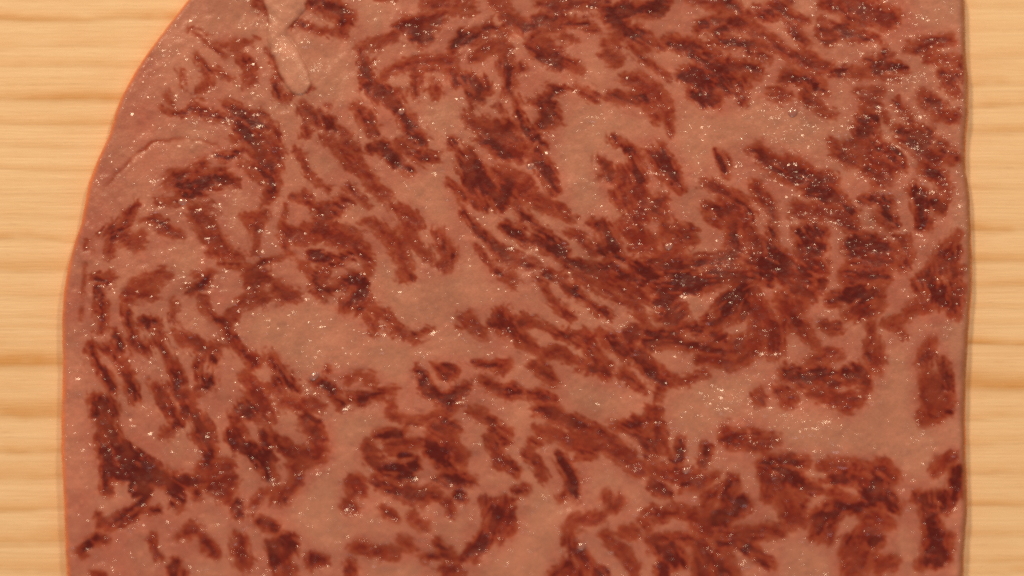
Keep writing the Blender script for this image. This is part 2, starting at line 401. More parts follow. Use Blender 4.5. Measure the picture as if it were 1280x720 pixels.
# streaks of flesh: lines of "x y half-width" along each streak; @ gives the origin and scale of the block
STREAKS = """
@60 0
725 150 4, 760 185 6, 800 215 14, 850 225 16, 930 225 12, 1000 210 14, 1055 195 8
940 230 28, 960 270 24, 1000 320 32, 1030 350 24
850 230 10, 880 275 12
745 270 6, 775 310 12, 810 350 16, 880 375 16, 920 395 12
790 330 14, 800 390 14, 790 420 22, 765 450 24
660 355 5, 680 400 7, 695 425 4
1010 380 34, 1010 405 36
600 470 14, 610 510 16
560 530 5, 600 560 8, 650 565 14, 730 545 24, 800 560 22, 870 590 18, 930 600 24
890 530 24, 950 560 36, 1010 600 44, 1060 640 40, 1100 620 20
950 620 30, 990 680 50, 1040 710 40
1080 580 14, 1050 560 10
1130 400 16, 1150 460 24, 1180 500 20
1060 0 26, 1080 50 12, 1130 90 8
1090 240 6, 1130 300 8, 1150 350 10, 1160 400 12
1130 650 20, 1140 700 24
@340 0
200 10 30, 250 20 36, 310 40 40, 350 70 44, 360 110 40, 340 160 26
110 125 14, 170 125 20, 220 145 12, 270 160 10, 320 160 16
620 135 14, 690 130 40, 760 120 60, 830 90 40, 860 60 16
720 170 40, 770 190 36
440 240 16, 490 220 26, 560 200 26, 620 180 20
450 270 18, 470 330 36, 480 390 26, 490 440 30
470 430 30, 540 460 50, 590 480 40, 620 530 30, 670 590 36, 700 650 46, 730 700 40
430 540 20, 470 600 40, 510 660 30
560 390 18, 620 350 26, 700 320 34, 780 310 40, 850 305 36, 890 330 40
720 350 30, 730 400 26, 720 470 22
900 350 36, 930 400 30
800 400 12, 820 440 18, 825 480 10
900 230 18, 950 190 36, 1010 180 40, 1060 160 36, 1100 130 20
920 245 20, 900 280 14
1000 300 20, 1050 260 30, 1110 240 26, 1170 250 34
980 400 40, 1040 440 50, 1010 480 40
1000 520 16, 990 560 10
1170 290 30, 1190 420 30
760 20 20, 850 25 26, 930 15 24, 1000 15 18
900 60 16, 990 60 14
1100 30 10, 1160 20 30, 1190 50 20
540 0 8, 620 0 8
150 510 10, 170 560 26, 220 590 40, 280 610 36, 300 650 24
170 620 14, 165 680 10
340 650 20, 370 680 24, 380 720 18
20 420 26, 30 480 20, 90 480 16
0 690 24, 20 720 20
280 680 8, 270 710 12
960 580 14, 1000 610 30, 1060 650 50, 1130 650 50, 1190 640 40
1080 700 40, 1120 700 30
1140 540 14, 1150 560 10
180 460 6, 200 440 8
280 530 14, 290 545 8
1100 150 10, 1180 160 14
@620 0
0 30 20, 50 80 26, 110 110 36, 170 130 30
230 20 24, 300 30 36, 360 20 40, 420 10 30, 500 10 30
190 110 30, 260 90 40, 330 70 30
200 170 20, 290 150 22, 360 110 20, 440 120 20, 500 150 16
180 210 36, 240 240 60, 310 290 40, 370 330 30, 420 360 16
200 270 20, 260 310 20, 330 330 18
340 190 14, 400 200 10
460 20 30, 540 30 20, 590 80 40, 640 60 50, 700 50 40, 780 50 50, 830 20 40
600 120 40, 640 170 40, 720 180 30, 780 200 24
540 220 16, 560 270 36, 590 300 36, 610 250 20, 590 200 20
640 190 16, 700 250 14, 760 310 20, 820 350 16, 855 390 10
720 215 24, 760 240 18
810 220 20, 880 210 26, 960 230 40, 1030 260 50, 1090 320 60, 1150 360 40
920 380 16, 980 380 60, 1040 400 60, 1110 420 50, 1170 440 40
980 470 30, 1050 490 50, 1100 510 24, 1040 530 18
1000 150 16, 1060 120 34, 1120 90 30, 1160 110 40, 1110 150 30
1080 220 20, 1190 220 20
1150 300 20, 1190 340 26
960 0 10, 1040 10 26, 1120 20 34, 1180 40 30
650 400 24, 710 400 40, 760 440 50, 810 500 50, 850 560 36, 870 620 20, 875 690 6
560 485 10, 620 490 26, 690 490 34, 750 490 30
750 530 14, 800 580 26
400 440 10, 440 460 26, 490 490 24
260 430 10, 300 450 26, 340 440 16
190 510 20, 240 520 46, 270 570 50, 240 610 40, 310 600 20
40 240 30, 60 300 30, 20 330 20, 70 400 26, 60 470 16
0 150 24, 60 160 16
95 490 14, 110 560 16, 140 620 20, 190 680 26, 230 720 20
0 620 30, 50 660 40, 100 700 26
590 680 10, 630 710 18
130 330 12, 140 350 16
@900 0
0 20 24, 50 10 24, 100 40 16
0 90 30, 80 110 34, 150 130 30, 200 170 30, 260 210 26, 330 260 24, 390 280 30, 430 300 50, 480 330 50, 530 330 24
120 70 24, 190 70 24, 250 60 40, 310 40 44, 350 90 30, 390 170 24, 430 210 20
400 100 20, 440 110 14
0 215 26, 80 215 26, 160 225 26, 220 230 16
0 350 30, 30 400 50, 30 450 30
100 420 34, 110 480 26, 110 510 14
100 340 20, 160 350 34, 190 370 20
150 260 20, 230 290 16
250 470 14, 300 470 36, 340 480 20
330 380 30, 420 390 40, 500 440 30, 530 460 14
420 480 20, 480 520 22, 530 570 16, 580 570 8
520 20 24, 600 30 40, 700 40 50, 800 80 56, 860 90 40, 820 130 24
500 100 16, 520 150 36, 580 150 30, 640 170 30, 740 190 22, 790 190 10
540 210 26, 560 200 16
640 100 24, 700 110 24
560 370 12, 640 360 24, 720 370 20, 790 340 44, 830 300 40, 820 260 14
870 340 30, 930 350 16
740 300 24, 770 310 20
820 390 12, 890 395 8
950 240 20, 1010 240 36, 1060 220 30, 1110 200 26, 1150 190 16
1040 280 26, 1110 300 20, 1140 310 14
1120 370 30, 1170 380 24, 1150 430 30, 1180 470 20
1185 300 20, 1190 340 20
1020 470 20, 1050 500 36, 1090 540 36, 1030 530 16
700 460 20, 740 490 36, 800 460 24
770 520 24, 750 510 20
720 560 24, 740 600 50, 700 650 40, 760 690 36
880 510 14, 930 570 20, 960 620 14
900 640 20, 960 680 50, 1040 670 30, 1000 710 40
1090 590 16, 1180 580 26
800 560 12, 840 590 10
@60 170
840 100 8, 890 115 18, 940 90 14, 970 70 12
930 20 16, 990 10 30, 1040 60 36, 1080 120 50, 1120 180 50, 1140 240 30, 1110 310 16, 1080 330 10
960 150 8, 1020 170 24, 1080 190 40
1080 20 30, 1150 70 30, 1180 90 16
600 245 24, 650 210 44, 720 190 30, 780 140 24
660 250 40, 740 250 50, 800 220 50, 870 210 46, 930 235 20
700 290 30, 760 280 30
720 360 20, 750 400 50, 790 440 54, 810 490 50, 850 530 40, 870 580 46, 820 590 16
810 360 20, 830 380 16
540 330 10, 600 330 16, 680 320 16
470 420 8, 530 420 24, 580 460 36, 630 490 26, 670 510 10
440 350 14, 400 390 26, 380 440 30, 330 490 36, 310 560 24, 300 590 14
390 510 44, 440 540 36, 470 490 24
260 495 10, 330 450 14
190 540 16, 200 560 10
970 400 10, 1020 420 30, 1060 410 34, 1100 390 16
1040 460 24, 1045 520 16, 1040 590 10
1170 450 20, 1190 500 26
870 610 16, 950 610 20
860 640 8, 940 660 10, 1020 665 10, 1090 630 10, 1150 605 8, 1200 590 6
480 700 10, 560 700 34, 600 710 16
240 710 20, 320 710 16
750 700 20, 810 690 22
1000 705 24, 1080 695 14
@340 170
0 50 34, 30 110 30, 10 170 34, 20 230 30
125 80 12, 160 130 16, 190 190 18, 230 240 16, 280 265 12
270 10 16, 320 50 24, 380 100 40, 430 150 36, 480 200 30, 510 260 28, 550 290 36, 580 310 20
350 40 24, 410 60 24, 440 110 14
500 60 20, 550 60 40, 590 100 30, 640 140 30, 690 170 16
640 40 26, 690 80 30, 750 110 34, 810 110 26
740 20 24, 760 30 20
590 350 16, 640 370 30, 690 420 46, 690 490 40, 720 540 30, 760 580 14, 800 620 14
690 420 30, 730 440 24
830 490 24, 860 550 40, 900 600 30, 870 640 24, 820 640 12
440 430 10, 500 435 20, 550 480 24, 600 530 34, 640 560 40, 660 620 34, 670 690 30
390 250 18, 430 300 22, 480 350 14
100 310 14, 150 300 16, 200 340 16, 240 370 30, 310 370 40, 360 330 36, 390 330 20
60 450 14, 90 500 40, 160 500 50, 240 470 50, 320 500 60, 400 520 60, 450 570 40, 470 620 30, 490 680 24
240 430 36, 280 400 26
70 360 8, 60 420 10, 60 530 20, 70 570 10
200 590 24, 260 610 30, 330 620 24, 400 600 20
120 620 10, 160 650 16, 210 690 18, 260 700 24
370 705 20, 430 700 26
0 610 10, 50 605 8, 100 590 8
900 20 12, 930 90 20, 960 150 26, 990 210 36, 1000 270 30, 1030 330 26, 1060 360 14
980 90 30, 1020 150 40, 1060 230 50, 1100 290 40, 1150 320 50
1140 180 30, 1180 220 50, 1180 280 50
1040 20 24, 1110 40 40, 1180 90 40
880 240 14, 930 270 18, 970 310 16
960 380 10, 1000 430 14, 1050 490 24, 1110 550 30, 1170 600 36
1020 540 6, 1070 620 14, 1130 680 18, 1180 710 14
1160 440 16, 1190 470 20
@620 170
10 20 40, 50 60 50, 110 100 36, 160 60 20
220 60 26, 210 110 46, 250 170 40, 280 230 30, 300 280 20
20 190 50, 90 220 50, 150 240 50, 120 290 40, 200 320 40, 260 350 34, 330 390 26, 380 420 18
40 280 40, 80 290 30
90 340 14, 140 400 24, 200 450 20, 250 490 20, 300 540 30, 350 580 20
40 450 24, 90 480 34, 150 520 20
10 570 30, 60 600 40, 130 620 30, 200 650 24
200 520 20, 270 560 30, 300 590 20
350 480 12, 410 500 20, 440 540 16, 500 590 16
480 430 16, 530 450 30, 560 500 40, 590 550 40, 620 600 26
520 560 30, 560 590 20
590 15 12, 640 40 20, 690 90 34, 700 150 34, 700 210 50
520 120 14, 550 160 30, 580 210 24, 520 200 12
640 170 40, 650 250 60, 690 310 70, 720 370 70, 690 420 50
800 370 50, 840 320 24, 840 400 24
580 290 16, 640 350 30
760 90 20, 810 110 46, 850 160 50, 890 220 44, 920 260 24
830 50 20, 840 90 24
600 430 10, 640 470 24, 700 500 50, 760 540 50, 690 560 24
850 480 40, 910 470 36, 970 480 30, 990 530 20
860 560 36, 930 540 30, 840 610 40
340 620 20, 400 650 36, 480 670 40, 560 660 40, 640 700 30
700 650 30, 780 690 40, 960 700 30
760 630 20, 860 650 50, 950 640 40, 1040 620 24, 1130 620 30, 1180 600 30
1100 680 40, 1180 690 30
1100 80 12, 1130 130 20, 1150 190 16
1040 240 20, 1090 250 30, 1150 290 24, 1190 300 20
1060 350 26, 1120 380 36, 1180 360 40
1090 420 24, 1140 440 20
1180 480 20, 1190 540 24
20 690 24, 40 700 18
250 690 30, 330 710 24
@900 170
150 70 12, 190 60 24, 230 110 40, 290 150 50, 350 170 50, 410 210 50, 470 230 50, 540 230 50
330 110 24, 400 140 24, 450 170 16
450 270 36, 560 290 40, 590 330 40
10 100 20, 30 160 20, 20 190 10
0 265 20, 70 300 16, 130 340 16, 160 390 12
0 320 20, 60 370 44, 120 430 44, 150 500 36, 190 560 50
60 460 34, 70 560 40
180 250 20, 220 310 36, 260 360 26, 270 410 20
390 370 40, 470 390 50, 540 370 60, 620 400 50, 660 440 30
660 380 24, 640 360 24
380 480 20, 440 480 40, 500 490 36, 430 550 50, 500 560 30, 410 590 30
260 480 24, 250 560 34, 320 630 60
230 640 50, 150 620 30
420 650 40, 500 660 40
60 680 30, 150 690 24
30 630 30, 60 640 24
560 30 16, 600 80 36, 650 110 40
620 60 30, 710 50 50, 760 110 50, 820 170 50, 800 220 40
740 170 30, 770 180 30
800 60 30, 860 90 34, 890 150 30
900 10 20, 960 40 30, 1010 80 40, 1060 120 40, 1120 90 30, 1100 40 26
1180 100 24, 1150 110 20
1020 150 30, 1040 170 30, 1100 200 30
970 270 24, 1010 300 36, 1000 370 36, 1020 430 40, 1000 460 20
1060 330 24, 1100 360 30, 1080 300 20
1120 240 30, 1130 300 24
710 320 16, 780 310 20, 840 340 24, 820 400 40, 860 440 26
880 500 10, 920 530 26, 940 590 30, 920 650 30
640 550 30, 720 530 50, 800 550 50, 860 570 30
680 620 50, 760 620 60, 850 620 40
640 690 44, 720 700 40, 820 690 40
660 470 24, 690 500 20
1190 490 16, 1150 540 26, 1110 590 30, 1070 640 24, 1060 700 30
1180 580 30, 1120 660 40, 1180 680 40
@60 340
250 40 16, 300 50 20, 340 30 8
260 70 24, 255 140 26, 270 200 28, 280 250 26, 265 300 16
400 130 36, 440 70 30, 500 65 24, 560 30 30, 600 20 16
470 110 30, 540 110 20
390 200 14, 410 250 14, 420 280 10
620 150 10, 630 190 12, 625 240 8
480 250 24, 540 270 24
630 300 10, 640 330 8
330 310 16, 360 350 24, 340 420 24, 370 470 24, 400 520 22, 420 590 30, 430 640 14
200 390 20, 220 370 26, 225 430 24, 260 480 20, 300 530 34, 320 580 24
290 380 30, 310 400 20
430 310 20, 430 370 24, 480 370 26, 500 400 18
530 350 20, 540 320 14
560 310 16, 570 370 14, 600 430 18, 630 490 28, 660 540 28, 640 590 30, 680 640 24
700 610 30, 710 630 24
660 330 30, 720 350 36, 790 390 30, 840 380 24
760 430 20, 740 470 14
820 440 20, 830 400 20
760 520 20, 800 550 36, 740 590 16
720 90 24, 770 60 24, 800 20 24
760 130 20, 790 180 24, 820 230 20, 870 250 30, 900 300 26, 940 360 24, 1000 420 26, 1030 450 30
910 230 30, 960 190 24, 1000 150 40, 1060 130 40
1030 60 46, 1090 30 24
1150 70 20, 1180 110 30
1110 390 10, 1140 450 16, 1160 500 24, 1190 540 24
980 520 24, 1010 560 30, 1050 590 36, 1050 640 40, 1080 690 50
1000 690 50, 1040 700 30
530 570 20, 570 600 24, 580 650 30, 610 690 30
230 640 30, 270 660 50, 310 690 50, 240 700 30
690 690 30, 700 710 26
1190 640 30, 1170 660 20
1150 540 20, 1130 560 16
@340 340
20 70 30, 50 120 30, 110 120 24, 140 140 10
220 20 26, 240 100 36, 300 80 24, 350 60 26
270 30 24, 260 60 24
400 30 40, 440 60 40, 420 130 40, 370 170 34
450 180 30, 450 90 30, 490 140 20
500 180 14, 560 220 20, 600 260 20, 640 300 28, 690 320 26, 740 310 16, 780 290 8
480 230 16, 510 280 20, 520 310 8
640 10 14, 690 20 20
960 230 20, 1000 240 24, 1010 290 30, 1060 320 24
940 280 8, 970 270 8
1150 210 36, 1140 260 36, 1180 290 36
1090 260 14, 1120 260 14
0 420 20, 30 480 30, 90 550 26, 120 590 20
70 640 30, 130 660 40, 200 660 36, 240 680 24
20 560 30, 30 590 30
200 550 16, 260 560 24, 310 610 26, 350 660 26
380 540 16, 420 510 16, 480 530 24, 510 560 12
390 630 20, 440 640 34, 490 620 22, 550 600 16, 610 580 14
600 640 14, 600 690 16
280 480 8, 290 500 6
730 490 16, 760 530 30, 780 590 30, 830 620 26, 890 640 40, 940 600 30, 970 560 16
870 690 24, 920 670 24
820 470 16, 860 500 36, 910 500 24
1010 455 12, 1070 460 20, 1140 460 14
1060 540 24, 1120 580 30, 1170 600 24
980 700 10, 1060 700 16
1140 20 14, 1180 40 16
@620 340
20 20 20, 60 20 26, 90 50 24
200 30 8, 240 80 10, 280 140 16, 330 190 16, 380 230 14
320 30 20, 360 80 24, 410 110 20, 440 130 16
470 150 16, 520 190 26, 560 220 20
30 210 26, 70 260 44, 100 310 36, 150 350 34, 190 390 24
130 250 36, 40 300 24
180 245 10, 230 260 10, 280 280 10, 320 310 20, 380 320 24, 420 350 24
190 470 24, 240 500 34, 280 550 26
230 430 26, 300 400 34, 350 430 24, 420 460 20
310 380 20, 330 390 16
20 480 24, 70 460 14
20 590 24, 80 590 40, 130 600 16
170 610 20, 220 620 36, 290 640 16
210 690 20, 270 690 26, 330 710 26
440 320 30, 470 380 40, 500 440 40, 540 480 44, 560 520 16
480 480 30, 500 490 26
520 310 24, 570 350 40, 640 400 40, 710 420 40, 770 480 40, 830 540 40, 820 590 26, 800 640 8
660 340 40, 700 290 34
640 500 24, 680 540 26, 720 580 16, 760 610 6
780 530 16, 800 540 16
420 20 30, 480 50 24, 550 100 30, 600 130 20, 660 150 18, 720 190 24, 740 250 24
520 30 36, 610 60 40, 690 100 40, 740 130 24
620 20 40, 720 40 40, 800 60 50, 870 110 50
840 160 60, 900 200 50, 900 240 40, 820 220 30
900 60 50, 980 60 50, 1070 50 40, 1150 20 40
1130 190 40, 1180 180 40, 1100 260 30, 1060 240 30
760 300 30, 830 320 40, 900 300 30, 960 270 24, 1030 290 30
760 360 30, 860 350 26, 960 370 26, 1060 380 36, 1150 380 40
1020 430 24, 1100 440 36, 1180 450 30
1110 330 36, 1060 310 24
780 700 40, 800 705 30
860 520 20, 930 550 14, 1000 530 12, 1050 510 14
@900 340
60 30 40, 150 30 40, 240 30 40
330 20 50, 420 30 50, 380 80 40, 450 110 40
110 90 50, 70 150 60, 30 210 40
170 110 40, 190 190 50, 200 260 56, 210 320 40, 180 380 50
260 270 40, 280 330 40, 270 380 50
100 360 44, 30 390 40, 40 450 24
110 430 40, 130 410 30
110 200 40, 130 180 40
300 120 30, 330 200 40, 400 170 40
370 230 30, 410 270 36, 450 330 16, 490 360 10
330 280 30, 340 250 30
560 140 30, 640 110 40, 720 130 40, 790 100 30
680 190 40, 760 190 36, 640 220 20
620 30 30, 700 30 40, 780 20 30
640 70 24, 700 80 24
800 150 24, 790 170 20
510 60 14, 500 90 14
520 270 20, 550 290 24, 590 280 20
750 260 24, 760 310 24, 770 370 36, 780 430 40, 770 480 30
740 420 20, 750 450 20
440 470 20, 480 440 24, 540 420 36, 590 420 20
340 510 40, 420 530 50, 500 500 50, 560 540 46
640 520 40, 700 520 40, 730 570 24
490 590 50, 560 610 36
300 600 30, 350 630 36, 320 650 24
560 650 26, 630 640 36, 690 640 24
620 680 24, 640 680 20
680 480 20, 690 500 20
190 610 20, 200 640 24
1060 10 40, 1010 60 40, 1060 100 50, 1110 130 50
1030 160 36, 960 180 24, 920 230 16, 860 260 20, 820 260 8
890 280 16, 920 320 12
1150 40 30, 1190 80 30, 1180 200 24
1060 350 20, 1040 410 40, 1010 460 24
1110 440 16, 1130 510 30, 1120 560 50
1040 540 50, 1060 610 60, 1060 680 50, 1130 640 36
1140 690 20, 1120 680 20
@60 540
260 30 20, 280 90 34, 300 150 36, 290 220 24, 290 290 24
320 60 30, 380 100 50, 440 170 70, 520 210 60, 570 240 40
460 250 40, 480 310 30, 440 280 30
350 210 40, 370 190 40
480 340 20, 440 390 24, 380 430 26, 310 465 26, 260 460 16
250 420 10, 260 440 10
520 400 16, 550 400 10
620 280 30, 650 330 30, 650 370 16
640 250 30, 720 250 40
730 10 16, 790 50 36, 820 110 24, 800 160 30
780 210 50, 850 200 50, 900 170 36
840 270 50, 880 310 40, 910 230 36
940 360 20, 950 410 20
740 290 20, 750 330 10
910 20 20, 960 60 24, 1030 90 40, 1080 150 50, 1100 220 30
1090 70 36, 1070 100 30
1090 20 30, 1150 60 24, 1190 90 16
1100 300 12, 1060 320 16, 1030 370 24, 1030 400 14
1060 450 24, 1110 470 30
1150 340 16, 1190 330 16
170 620 10, 160 590 20, 190 560 20, 240 540 20, 290 545 10
660 520 16, 710 490 34, 760 510 20, 800 560 30, 830 600 20
520 530 16, 530 580 12, 550 620 10
640 650 16, 640 700 40
240 715 20, 260 715 16
940 520 20, 960 560 34, 950 600 30, 980 650 36
1120 570 24, 1150 610 36, 1140 680 24
1190 560 36, 1190 620 30
590 10 20, 610 20 14
@340 540
60 50 20, 90 90 30, 150 130 50, 220 110 50, 230 40 40
110 160 30, 130 230 26, 90 290 24, 40 310 20
0 180 16, 10 250 16, 10 330 20
480 60 20, 500 130 30, 550 170 30, 610 190 34, 680 190 26, 720 150 24
520 240 24, 560 270 30, 640 300 30, 730 320 40, 820 310 30
640 230 30, 700 240 24
600 80 30, 650 60 36, 720 60 30
650 110 20, 680 110 16
520 10 16, 560 20 30, 640 10 20
780 80 30, 840 120 50, 900 170 30
800 30 30, 880 50 50, 930 90 30, 940 140 36
830 240 24, 880 240 40, 950 230 34, 1000 245 16
930 310 24, 940 330 16
380 260 16, 420 250 34, 450 290 30, 400 310 20
380 370 26, 420 390 20
560 400 20, 620 440 16
700 430 24, 760 470 20
870 350 20, 900 400 16
1090 20 20, 1100 60 16, 1130 110 30, 1150 160 30, 1180 170 20
1060 350 20, 1100 390 40, 1150 420 50, 1120 480 50, 1060 540 40, 1010 600 36, 960 630 20
1180 480 40, 1170 350 30
780 630 12, 840 610 24, 900 620 24
830 560 20, 840 580 16
400 590 10, 440 570 30, 500 590 30, 560 610 20, 610 600 24
20 560 30, 80 550 40, 110 590 24
50 600 36, 30 670 30, 90 690 30
200 630 24, 250 640 26, 190 670 16
390 660 14, 400 700 24
640 540 14, 690 550 20, 700 590 14
870 690 30, 930 680 20
@620 540
0 20 26, 60 10 20
20 130 30, 50 160 30, 100 190 20
10 70 20, 20 100 20
160 90 16, 190 130 24, 220 190 18, 250 240 12
210 50 14, 170 40 14
310 110 16, 340 160 24, 370 210 30, 380 270 34, 400 320 16
330 330 16, 350 320 12
270 10 20, 300 20 20, 380 50 40, 460 60 40, 540 60 40, 600 90 44, 660 150 36, 720 190 30
430 110 30, 490 110 24
700 10 30, 760 40 40, 790 90 40, 770 130 24
830 60 24, 820 90 20
800 190 36, 880 210 40, 960 220 36, 1030 240 30, 1090 220 16
780 250 16, 830 290 30, 860 310 16
940 270 24, 1010 270 20
920 50 24, 910 110 24, 900 180 20
1050 90 24, 1040 150 20
1160 30 30, 1170 50 24
560 330 24, 580 370 34, 560 390 16
620 350 20, 610 370 16
350 490 12, 400 450 24, 460 440 34, 520 430 24
370 520 20, 380 570 24, 420 610 30, 460 660 30, 420 700 40
360 680 40, 290 710 24
530 710 24, 500 700 20
540 510 12, 570 550 16, 620 590 24, 650 630 20, 690 690 26
640 500 30, 690 510 20
760 410 24, 810 410 30, 860 400 20, 920 390 24, 980 420 30, 1030 460 50, 1060 500 50
1100 440 50, 1150 420 40
800 440 20, 830 440 16
720 450 8, 760 490 10
780 540 16, 840 530 24, 920 530 16, 990 540 20
800 590 20, 870 600 50, 920 640 40, 830 690 30
1020 570 40, 1050 630 50, 1030 690 50
1120 560 40, 1180 540 40
1130 690 40, 1110 650 30
1110 300 24, 1070 330 30, 1050 380 24
1180 270 40, 1150 350 30, 1190 360 30
60 360 20, 20 390 30, 30 440 50, 20 500 36, 10 540 14
100 290 16, 140 290 20
@900 540
120 20 20, 30 30 30, 90 60 20, 160 70 20, 240 60 24, 260 30 20
200 20 20, 170 10 16
210 160 20, 260 150 36, 340 140 24, 430 150 16
230 210 30, 280 260 60, 240 320 30
310 200 40, 370 240 40, 430 270 24, 490 280 20
300 350 24, 330 330 40, 360 390 44, 400 430 40, 350 430 40
420 370 20, 400 390 20
510 170 20, 580 180 36, 660 180 36, 720 240 44
570 230 30, 650 230 40
770 190 36, 820 170 30, 860 220 30, 850 260 20
560 290 14, 610 330 10, 660 350 14
790 260 40, 760 320 60, 820 320 44, 870 370 30
700 370 40, 620 370 30, 560 370 24, 530 410 40, 490 440 44, 500 500 40, 480 520 24
570 420 36, 560 460 20, 550 540 20
720 420 20, 790 430 40, 840 460 30
760 490 50, 720 530 50, 660 590 60, 700 640 60, 650 670 40
780 540 40, 640 550 30
800 660 40, 850 650 30
60 240 24, 40 290 40, 20 330 30
130 360 20, 100 350 40, 50 400 50, 20 450 30
0 500 24, 70 510 36, 150 510 30, 230 500 30, 320 490 20
100 540 20, 150 580 24, 200 630 24, 250 660 16
30 650 36, 60 700 30
1160 130 20, 1110 150 30, 1070 200 16
1180 200 30, 1180 300 30
980 330 14, 1050 330 30, 1040 400 36, 1070 470 40, 1090 540 50, 1060 620 50, 1020 650 30
1100 320 24, 1140 330 30, 1130 380 24
1110 620 40, 1140 520 20
@60 480 2.133
140 60 14, 150 100 16, 170 150 24
330 80 12, 345 110 14
400 90 16, 420 130 22, 425 160 20
500 90 14, 510 140 18
570 40 20, 580 90 22
690 100 20, 720 140 20
910 80 10, 960 95 8, 1010 100 10, 1060 70 12
1060 90 14, 1040 120 24, 1080 120 20
1150 90 6, 1190 100 10, 1190 120 14, 1215 150 16
@640 480 2.133
60 120 8, 130 140 14, 200 140 20, 260 150 18, 310 200 18
90 70 18, 130 90 20, 190 110 16, 240 130 12
270 115 8, 330 105 18, 390 90 14, 390 130 20, 385 170 16
570 120 14, 580 150 12, 640 165 10, 700 150 12
1100 90 18, 1130 80 20
"""
# pale strand of fat lying proud near the top left, and the shallow folds in the fat
STRANDS = [[(358, -40, 28), (357, -5, 26), (354, 12, 18), (347, 32, 10), (345, 47, 9), (354, 64, 13), (365, 86, 16), (374, 104, 12)]]
FOLDS = [[(132, 235, 2.0), (140, 225, 2.2), (148, 215, 2.2), (162, 201, 2.6), (175, 190, 3.0), (190, 179, 2.6), (210, 174, 2), (235, 173, 1.5), (260, 179, 1.5), (275, 185, 1.2)],
         [(105, 330, 3), (106, 345, 3), (103, 375, 3.2), (101, 400, 3)],
         [(448, 172, 1.2), (452, 205, 1.4), (458, 215, 1.4), (466, 240, 1.6), (473, 252, 1.2)],
         [(332, 60, 1.5), (345, 80, 2), (352, 105, 2.2)],
         [(330, 12, 2.4), (338, 20, 2.2), (346, 26, 1.6)]]

MARGIN = 140             # the marbling is laid out a little past the picture on every side
FH, FW = 720, 1280


def parse():
    out = []
    ox = oy = 0.0
    s = 4.0
    for ln in STREAKS.strip().splitlines():
        if ln.startswith('@'):
            p = ln[1:].split()
            ox, oy = float(p[0]), float(p[1])
            s = float(p[2]) if len(p) > 2 else 4.0
            continue
        pts = []
        for q in ln.split(','):
            x, y, r = (float(v) for v in q.split())
            pts.append((ox + x / s, oy + y / s, r / s))
        out.append(pts)
    return out


def capsule_field(pts, pad, X0=0, Y0=0, W=FW, H=FH):
    """(window, value = half width minus distance) of one tapered streak"""
    a = np.array(pts, np.float32)
    x0 = int(max(X0, a[:, 0].min() - a[:, 2].max() - pad))
    x1 = int(min(X0 + W, a[:, 0].max() + a[:, 2].max() + pad + 1))
    y0 = int(max(Y0, a[:, 1].min() - a[:, 2].max() - pad))
    y1 = int(min(Y0 + H, a[:, 1].max() + a[:, 2].max() + pad + 1))
    if x1 <= x0 or y1 <= y0:
        return None
    gy, gx = np.mgrid[y0:y1, x0:x1].astype(np.float32)
    best = np.full(gx.shape, -1e3, np.float32)
    for (ax, ay, ar), (bx, by, br) in zip(pts[:-1], pts[1:]):
        dx, dy = bx - ax, by - ay
        L = dx * dx + dy * dy + 1e-6
        t = np.clip(((gx - ax) * dx + (gy - ay) * dy) / L, 0, 1)
        d = np.hypot(gx - ax - t * dx, gy - ay - t * dy)
        best = np.maximum(best, ar + (br - ar) * t - d)
    return (y0 - Y0, y1 - Y0, x0 - X0, x1 - X0), best


def build_fields():
    sts = parse()
    F = np.full((FH, FW), -30.0, np.float32)
    ID = np.full((FH, FW), -1, np.int32)
    ORI = np.zeros((FH, FW), np.float32)
    for i, pts in enumerate(sts):
        r = capsule_field(pts, 9)
        if r is None:
            continue
        (y0, y1, x0, x1), b = r
        sub = F[y0:y1, x0:x1]
        m = b > sub
        sub[m] = b[m]
        ID[y0:y1, x0:x1][m] = i
        ang = math.atan2(pts[-1][1] - pts[0][1], pts[-1][0] - pts[0][0])
        ORI[y0:y1, x0:x1][m] = ang
    return sts, F, ID, ORI


STS, F, ID, ORI = build_fields()
sh = F.shape
# feather the outlines: bend them with noise, then fray them
wx = 1.6 * vnoise(sh, 15, 15, RNG) + 1.2 * vnoise(sh, 6, 6, RNG) + 0.7 * vnoise(sh, 3, 3, RNG)
wy = 1.6 * vnoise(sh, 15, 15, RNG) + 1.2 * vnoise(sh, 6, 6, RNG) + 0.7 * vnoise(sh, 3, 3, RNG)
gy, gx = np.mgrid[0:FH, 0:FW].astype(np.float32)
Fw = bil(F, gx + wx, gy + wy)
IDw = ID[np.clip(gy + wy, 0, FH - 1).astype(int), np.clip(gx + wx, 0, FW - 1).astype(int)]


def widen(img, s):
    """mean over cells of s, blended back to full size"""
    h, w = img.shape[0] // s, img.shape[1] // s
    c = img[:h * s, :w * s].reshape(h, s, w, s).mean((1, 3))
    c = blur(c, 1)
    return bil(c.astype(np.float32), gx / s - 0.5, gy / s - 0.5)


